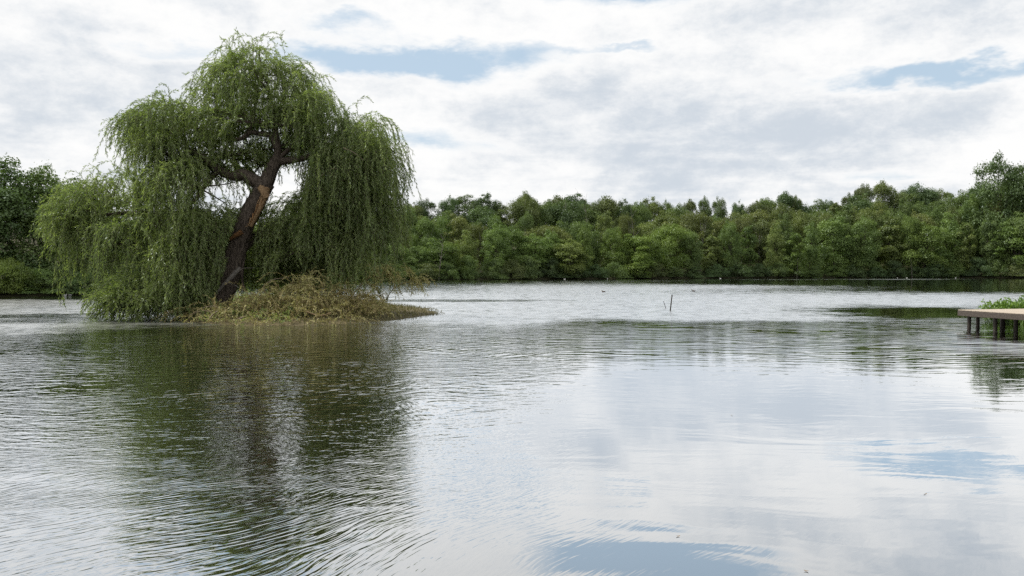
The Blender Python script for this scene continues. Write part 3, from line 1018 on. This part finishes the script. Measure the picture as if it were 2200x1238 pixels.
    link('crown', mesh_np('willow_crown', np.concatenate(LV), np.concatenate(LF), False, {'tint': np.concatenate(LT)}), M['willow'], root)['kind'] = 'stuff'
    link('whip_stems', mesh_np('willow_whips', np.concatenate(RV), np.concatenate(RF)), M['bark'], root)['kind'] = 'stuff'
    link('boughs', tube_mesh('willow_boughs', bpaths, brad, 5), M['bark'], root)['kind'] = 'stuff'
    # bare pale twigs that show against the foliage on the right
    for pts, r0 in (([(738, 318, -2.4), (760, 328, -2.5), (782, 345, -2.5)], 0.022), ([(690, 378, -2.2), (715, 362, -2.3), (745, 372, -2.3)], 0.02),
                    ([(700, 366, -2.3), (720, 380, -2.3), (738, 388, -2.3)], 0.015)):
        limb('twig', pts, r0, 0.008, 9, 5, 'twig')


build_willow()


# ------------------------------------------------------------------ the island and what lies on it
ISLAND = np.array([on_water(*p)[:2] for p in ((372, 690), (450, 698), (560, 701), (690, 699.5), (790, 694), (880, 686), (950, 675), (925, 663), (850, 655), (760, 650), (650, 646), (520, 646), (430, 652), (370, 668))])


def island_h(X, Y):
    d = -signed_dist(X, Y, ISLAND) + 0.18 * wob(X, Y, 2.2, 41)
    u = X / Y * F_PX + 1100
    return np.clip(d * 0.13, -0.6, 0.20 - 0.14 * smst(u, 720, 880)) - 0.03 + 0.03 * wob(X, Y, 5, 42)


def build_island():
    x0, y0 = ISLAND.min(0) - 2
    x1, y1 = ISLAND.max(0) + 2
    o = link('island', grid_mesh('island', np.arange(x0, x1, 0.2), np.arange(y0, y1, 0.2), island_h), M['mud'])
    tag(o, 'low muddy island under the willow', None, None, 'structure')


def pile_h(X, Y):
    a, b, c = wp(640, 600, -2.6), wp(735, 610, -2.2), wp(520, 660, -3.4)
    z = 1.55 * np.exp(-((X - a[0]) / 1.15) ** 2 - ((Y - a[1]) / 1.5) ** 2) + 1.0 * np.exp(-((X - b[0]) / 1.7) ** 2 - ((Y - b[1]) / 1.4) ** 2)
    z = z * (0.85 + 0.45 * wob(X, Y, 2.4, 71))
    z = z + 0.50 * np.exp(-((X - c[0]) / 2.2) ** 2 - ((Y - c[1]) / 1.4) ** 2)
    return z


def build_brush():
    r = np.random.RandomState(21)

    def scatter(n, fx0, fx1, rim=-0.05):
        x = r.uniform(ISLAND[:, 0].min() - 0.5, ISLAND[:, 0].max() + 0.5, n * 6)
        y = r.uniform(ISLAND[:, 1].min() - 0.5, ISLAND[:, 1].max() + 0.5, n * 6)
        u = x / y * F_PX + 1100
        ok = (signed_dist(x, y, ISLAND) + 0.15 * wob(x, y, 3, 55) < rim) & (u > fx0) & (u < fx1)
        return x[ok][:n], y[ok][:n]

    # dry willow brash heaped on the island
    x, y = scatter(26000, 370, 830, 0.22)
    dens = 0.14 + pile_h(x, y)
    keep = r.uniform(size=len(x)) < np.clip(dens / 2.0, 0.09, 1) * np.where(y > 37.5, 0.3, 1)
    x, y = x[keep], y[keep]
    n = len(x)
    z = np.maximum(island_h(x, y), 0.02) + (0.12 + pile_h(x, y)) * r.uniform(0.05, 1.0, n) ** 0.6
    P0 = np.stack((x, y, z), axis=1)
    V0 = r.normal(size=(n, 3)) * np.array((1, 0.8, 0.3)) + np.array((0.15, 0, 0.75))
    L = r.uniform(0.3, 1.0, n) + 0.9 * (r.uniform(size=n) < 0.30)
    pts, mk = grow(r, P0, V0, L, 0.09, 0.13, 0.10)
    mk &= pts[:, :, 2] > 0.0
    tint = np.clip(r.uniform(0, 1, n) + 0.5 * wob(x, y, 1.6, 72), 0, 1)
    V, Fq, T = strand_leaves(r, pts, mk, 3, 0.105, 0.030, 0.9, tint, 1)
    RV, RF = strand_ribs(pts, mk, 0.008, 2)
    b = empty('brush_pile', (0, 0, 0))
    tag(b, 'heap of drying brown willow branches on the island right of the trunk', 'brush pile')
    link('dry_leaves', mesh_np('brush_leaves', V, Fq, False, {'tint': T}), M['brush'], b)['kind'] = 'stuff'
    link('twigs', mesh_np('brush_twigs', RV, RF), M['brush_twig'], b)['kind'] = 'stuff'

    # green shoots between the brash and the trunk
    x, y = scatter(900, 400, 640)
    P0 = np.stack((x, y, island_h(x, y)), axis=1)
    V0 = r.normal(size=(len(x), 3)) * np.array((0.6, 0.6, 0.1)) + np.array((0, 0, 1.0))
    pts, mk = grow(r, P0, V0, r.uniform(0.35, 0.85, len(x)), 0.08, 0.10, 0.08)
    V, Fq, T = strand_leaves(r, pts, mk, 2, 0.13, 0.035, 0.8, r.uniform(0, 0.7, len(x)), 1)
    tag(link('green_shoots', mesh_np('green_shoots', V, Fq, False, {'tint': T}), M['willow']), 'green leafy shoots growing round the foot of the willow', 'undergrowth', None, 'stuff')

    # olive marsh grass on the flat right end of the island
    x, y = scatter(14000, 500, 975, 0.20)
    ok = r.uniform(size=len(x)) < np.clip((x / y * F_PX + 1100 - 560) / 200, 0.05, 1)
    x, y = x[ok], y[ok]
    n = len(x)
    h = r.uniform(0.10, 0.46, n) * (0.7 + 0.5 * wob(x, y, 4, 66)) * np.clip(1.15 - (x / y * F_PX + 1100 - 700) / 330, 0.25, 1)
    base = np.stack((x, y, np.maximum(island_h(x, y), 0.0) - 0.02), axis=1)
    lean = r.normal(size=(n, 3)) * np.array((0.35, 0.35, 0))
    top = base + (np.array((0, 0, 1.0)) + lean) * h[:, None]
    side = unit(np.stack((r.normal(size=n), r.normal(size=n), np.zeros(n)), axis=1)) * 0.014
    V = np.stack((base - side, base + side, top), axis=1).reshape(-1, 3)
    tag(link('marsh_grass', mesh_np('marsh_grass', V, np.arange(3 * n).reshape(n, 3), False, {'tint': np.repeat(r.uniform(0, 1, n), 3)}), M['marsh']),
        'olive and straw-coloured grass on the flat right end of the island', 'grass', None, 'stuff')

    def branch(label, pts, r0, r1, mat='twig', side=()):
        P = smooth_path([wp(*p) for p in pts], 14)
        o = empty('fallen_branch', P[0])
        tag(o, label, 'branch', 'branches lying on the island')
        link('stem', tube_mesh('fallen_branch', [P - P[0]], [np.linspace(r0, r1, 14)], 7), M[mat], o)
        for sp in side:
            Q = smooth_path([wp(*p) for p in sp], 8)
            link('side_twig', tube_mesh('side_twig', [Q - P[0]], [np.linspace(min(r1 * 1.2, 0.03), 0.006, 8)], 5), M[mat], o)
        return o, P

    branch('pale forked branch lying on the front left of the brush', [(446, 690, -5.2), (458, 675, -5.0), (470, 668, -4.9), (482, 662, -4.8)], 0.030, 0.010, 'twig',
           ([(458, 675, -5.0), (446, 668, -5.0), (425, 670, -5.0), (405, 678, -5.1)], [(470, 668, -4.9), (464, 658, -4.8), (440, 660, -4.7), (415, 672, -4.8)]))
    branch('thin pale branch arching over the middle of the brush pile', [(560, 625, -3.0), (572, 610, -3.0), (590, 600, -3.0), (622, 597, -3.0)], 0.020, 0.008)
    branch('grey broken limb leaning against the foot of the willow trunk', [(456, 640, -1.6), (476, 617, -1.4), (498, 594, -1.2), (516, 576, -1.0)], 0.07, 0.11, 'dead_bark',
           ([(498, 600, -1.3), (520, 578, -1.4), (548, 576, -1.5)], [(490, 608, -1.3), (510, 616, -1.5), (530, 632, -1.6)]))
    branch('dark bent branch lying low in the front of the brush', [(655, 668, -4.4), (672, 675, -4.6), (690, 678, -4.7), (712, 672, -4.6)], 0.035, 0.015, 'brush_twig')
    branch('pale splintered stick low in the front of the brush left of centre', [(512, 686, -5.2), (522, 682, -5.2), (532, 678, -5.1)], 0.030, 0.020)

    # sparse leafy branches reaching out over the water on the right
    def leafy(label, pts, forks, tips):
        o, P = branch(label, pts, 0.024, 0.010, 'brush_twig', forks)
        ends = np.concatenate([P[6:]] + [smooth_path([wp(*p) for p in f], 8)[2:] for f in forks])
        n = tips
        P0 = ends[r.randint(len(ends), size=n)] + r.normal(size=(n, 3)) * 0.08
        V0 = r.normal(size=(n, 3)) * np.array((0.6, 0.5, 0.2)) + np.array((0.5, 0, 0.35))
        pts_, mk = grow(r, P0, V0, r.uniform(0.25, 0.85, n), 0.07, 0.2, 0.07)
        mk &= pts_[:, :, 2] > 0.02
        V, Fq, T = strand_leaves(r, pts_, mk, 2, 0.13, 0.034, 0.8, r.uniform(0, 1, n), 1)
        link('leaves', mesh_np('branch_leaves', V - P[0], Fq, False, {'tint': T}), M['brush'], o)['kind'] = 'stuff'

    leafy('sparse leafy branch arching over the water at the right tip of the island',
          [(800, 672, -0.5), (828, 645, -0.5), (846, 620, -0.5), (872, 608, -0.5), (900, 612, -0.5)],
          ([(846, 620, -0.5), (842, 595, -0.5), (860, 580, -0.5), (880, 585, -0.5)], [(828, 645, -0.5), (805, 620, -0.6), (790, 610, -0.6)], [(872, 608, -0.5), (892, 600, -0.4), (906, 605, -0.4)]), 150)
    leafy('sparse leafy branch beside the right side of the brush pile',
          [(740, 660, -1.5), (765, 625, -1.5), (790, 600, -1.4), (818, 588, -1.4), (845, 592, -1.4)],
          ([(790, 600, -1.4), (800, 580, -1.4), (822, 572, -1.4)], [(765, 625, -1.5), (780, 630, -1.5), (800, 640, -1.4)]), 150)


build_island()
build_brush()


# ------------------------------------------------------------------ the landing deck on the right
def box_mesh(name, sx, sy, sz, bev=0.006):
    bm = bmesh.new()
    bmesh.ops.create_cube(bm, size=1.0)
    for v in bm.verts:
        v.co = Vector((v.co.x * sx, v.co.y * sy, v.co.z * sz))
    bmesh.ops.bevel(bm, geom=bm.edges[:], offset=bev, segments=1, affect='EDGES')
    me = bpy.data.meshes.new(name)
    bm.to_mesh(me)
    bm.free()
    return me


def build_deck():
    top = 0.66
    ax = math.atan2(-0.97, 0.25)                   # the visible side runs this way, towards the viewer
    deck = empty('landing_deck', (16.16, 28.8, 0), ax)
    tag(deck, 'wooden landing deck on dark posts at the right edge', 'deck')
    # local x: along the visible side towards the viewer (6 m); local y: away to the right (7 m)
    LX, LY = 6.0, 7.0
    pl = box_mesh('plank', 0.142, LY, 0.028, 0.004)
    k = 0
    x = 0.075
    while x < LX:
        o = link('plank', pl, M['plank'], deck)
        o.location = (x, LY / 2 - 0.02, top - 0.014 + 0.002 * math.sin(k * 2.7))
        x += 0.149
        k += 1
    fs = box_mesh('fascia_board', LX, 0.04, 0.19)
    o = link('fascia_board', fs, M['fascia'], deck)
    o.location = (LX / 2, 0.0, top - 0.03 - 0.097)
    fe = box_mesh('end_board', 0.04, LY, 0.19)
    o = link('fascia_board', fe, M['fascia'], deck)
    o.location = (-0.024, LY / 2, top - 0.03 - 0.097)
    be = box_mesh('beam', LX - 0.2, 0.09, 0.14)
    for y in (0.45, 2.2, 4.2, 6.2):
        o = link('beam', be, M['post'], deck)
        o.location = (LX / 2, y, top - 0.03 - 0.075)
    # posts: where each stands on the water
    for (px, py, rr) in ((2082, 705.6, 0.064), (2100.5, 704.5, 0.062), (2138, 710, 0.066), (2154, 706, 0.085), (2182, 711.5, 0.070), (2215, 716, 0.07), (2240, 712, 0.07)):
        w = on_water(px, py)
        c, s = math.cos(-ax), math.sin(-ax)
        dx, dy = w[0] - 16.16, w[1] - 28.8
        lx, ly = c * dx - s * dy, s * dx + c * dy
        lx, ly = max(lx, 0.10), max(ly, 0.12)
        z = np.linspace(-1.0, top - 0.04, 7)
        P = np.stack((np.full(7, lx), np.full(7, ly), z), axis=1)
        link('post', tube_mesh('post', [P], [rr * np.array((1.1, 1.08, 1.06, 1.02, 1, 1, 0.98))], 12), M['post'], deck)


build_deck()


def build_bank_plants():
    r = np.random.RandomState(31)
    for (X, Y, R, n, lab) in ((19.75, 31.5, 0.75, 260, 'bright green broad-leaved plant behind the deck, nearest the water'),
                              (21.3, 32.0, 1.0, 300, 'bright green bushy plant behind the deck at the picture edge'),
                              (22.8, 32.4, 1.1, 300, 'bright green plant on the bank farther along the deck')):
        z = float(ground_h(X, Y))
        P0 = np.stack((r.normal(size=n) * R * 0.45, r.normal(size=n) * R * 0.45, np.full(n, 0.0)), axis=1)
        V0 = np.stack((P0[:, 0] * 0.7 + r.normal(size=n) * 0.25, P0[:, 1] * 0.7 + r.normal(size=n) * 0.25, np.full(n, 1.0)), axis=1)
        pts, mk = grow(r, P0, V0, r.uniform(0.35, 1.0, n), 0.08, 0.06, 0.05)
        V, Fq, T = strand_leaves(r, pts, mk, 2, 0.14, 0.075, 1.1, r.uniform(0, 1, n), 1)
        o = empty('bank_plant', (X, Y, z))
        tag(o, lab, 'plant', 'plants behind the deck')
        link('leaves', mesh_np('bank_leaves', V, Fq, False, {'tint': T}), M['fresh'], o)['kind'] = 'stuff'
        RV, RF = strand_ribs(pts, mk, 0.008, 2)
        link('stems', mesh_np('bank_stems', RV, RF), M['fresh'], o)['kind'] = 'stuff'
    n = 12000
    x = r.uniform(19.4, 27, n)
    y = r.uniform(29.5, 37.0, n)
    d = signed_dist(x, y, SHORE)
    ok = d > -0.1
    x, y = x[ok], y[ok]
    n = len(x)
    h = r.uniform(0.35, 0.85, n)
    base = np.stack((x, y, ground_h(x, y) - 0.02), axis=1)
    lean = r.normal(size=(n, 3)) * np.array((0.3, 0.3, 0))
    midp = base + (np.array((0, 0, 0.6)) + lean * 0.35) * h[:, None]
    top = base + (np.array((0, 0, 1.0)) + lean) * h[:, None]
    side = unit(np.stack((r.normal(size=n), r.normal(size=n), np.zeros(n)), axis=1)) * 0.010
    V = np.stack((base - side, base + side, midp + side * 0.8, top, midp - side * 0.8), axis=1).reshape(-1, 3)
    tag(link('bank_grass', mesh_np('bank_grass', V, np.arange(5 * n).reshape(n, 5), False, {'tint': np.repeat(r.uniform(0, 1, n), 5)}), M['fresh']),
        'long bright green grass on the bank behind the deck', 'grass', None, 'stuff')


build_bank_plants()


# ------------------------------------------------------------------ sticks, water birds, floating leaves
def stick(label, px, py, tx, ty, r0):
    a = on_water(px, py)
    b = at(tx, ty, a[1])
    d = b - a
    o = link('stick', tube_mesh('stick', [np.stack([d * t for t in (-0.6, 0, 0.3, 0.6, 0.97, 1.0)])], [np.array((1.0, 1.0, 1.04, 0.95, 0.98, 0.6)) * r0], 8), M['post'])
    o.location = a
    tag(o, label, 'stick', 'sticks standing in the lake')


stick('taller dark stick leaning right out of the open water', 1440, 668, 1444, 633, 0.030)
stick('shorter thin stick leaning left beside the taller stick', 1430.5, 663, 1425.5, 647, 0.016)


def duck(label, px, py, length, heading, pale=False, swan=False):
    a = on_water(px, py)
    o = empty('water_bird', a, heading)
    tag(o, label, 'bird', 'water birds on the lake')
    L = length
    n, sd_ = 11, 12
    t = np.linspace(0, 1, n)
    P = np.stack((L * (t - 0.5), 0 * t, L * (0.10 + 0.16 * np.clip(0.22 - t, 0, 1) / 0.22 + 0.02 * t)), axis=1)
    rr = L * 0.215 * np.sin(np.pi * np.clip(t * 0.93 + 0.05, 0, 1)) ** 0.55
    body, Fb = tubes([P], [rr], sd_)
    # neck and head continue the body as one figure
    N = smooth_path([(L * 0.33, 0, L * 0.14), (L * 0.44, 0, L * 0.32), (L * 0.43, 0, L * 0.47), (L * 0.50, 0, L * 0.54), (L * 0.58, 0, L * 0.52)], 10)
    nr = L * np.array((0.15, 0.11, 0.082, 0.07, 0.068, 0.075, 0.092, 0.098, 0.08, 0.02))
    nk, Fn = tubes([N], [nr], sd_)
    V = np.concatenate((body, nk)); Fq = np.concatenate((Fb, Fn + len(body)))
    mat = M['duck_pale'] if pale else M['duck_dark']
    link('body', mesh_np('bird_body', V, Fq, True), mat, o)
    Bk = np.array(((L * 0.56, 0, L * 0.52), (L * 0.63, 0, L * 0.505), (L * 0.69, 0, L * 0.50)))
    link('beak', tube_mesh('beak', [Bk], [L * np.array((0.045, 0.035, 0.012))], 8), M['beak'], o)
    for s_ in (-1, 1):
        W = np.stack((L * np.linspace(0.22, -0.46, 6), np.full(6, s_ * L * 0.175), L * np.linspace(0.17, 0.22, 6)), axis=1)
        link('wing', tube_mesh('wing', [W], [L * np.array((0.03, 0.075, 0.085, 0.075, 0.05, 0.01))], 8), mat, o)


duck('dark duck on the open water left of the standing sticks', 1297, 628, 0.34, math.pi * 0.95)
duck('dark duck on the open water right of the standing sticks', 1490, 626.5, 0.36, math.pi * 1.03)
duck('small white bird on the left bank waterline, left of the pair', 139, 635.6, 0.30, 0.2, True)
duck('small white bird on the left bank waterline, right of the pair', 150, 635.2, 0.30, math.pi, True)
for k, (px, py, lab) in enumerate(((1213, 600.4, 'pale water bird by the far shore left of the dark ducks'), (1305, 599.6, 'pale water bird by the far shore straight behind the left duck'),
                                   (1548, 598.7, 'pale water bird by the far shore right of the sticks'), (1928, 597.8, 'pale bird at the far shore, first of three near the right end'),
                                   (1948, 597.8, 'pale bird at the far shore, second of three near the right end'), (2053, 597.9, 'pale bird at the far shore, last of three near the right end'))):
    duck(lab, px, py, 0.36, k * 1.3, True)

for k, (px, py, lab) in enumerate(((1457, 1153, 'brown leaf floating on the blue reflection in the foreground'), (1572, 893, 'tiny brown leaf floating on the calm water right of centre'),
                                   (1732, 1228, 'dark leaf floating at the bottom of the picture'), (1988, 1062, 'small leaf floating on the pale reflection at the right'))):
    r = np.random.RandomState(k)
    a = on_water(px, py)
    t = np.linspace(0, 2 * np.pi, 10, endpoint=False)
    V = np.stack((0.017 * np.cos(t), 0.008 * np.sin(t), 0.004 + 0.006 * np.cos(t) ** 2), axis=1)
    V = np.concatenate((V, [[0, 0, 0.003]]))
    Fq = np.array([[i, (i + 1) % 10, 10] for i in range(10)])
    o = link('floating_leaf', mesh_np('floating_leaf', V, Fq, True), M['brush_twig'])
    o.location = a
    o.rotation_euler = (0, 0, r.uniform(0, 6))
    tag(o, lab, 'leaf', 'leaves floating on the lake')
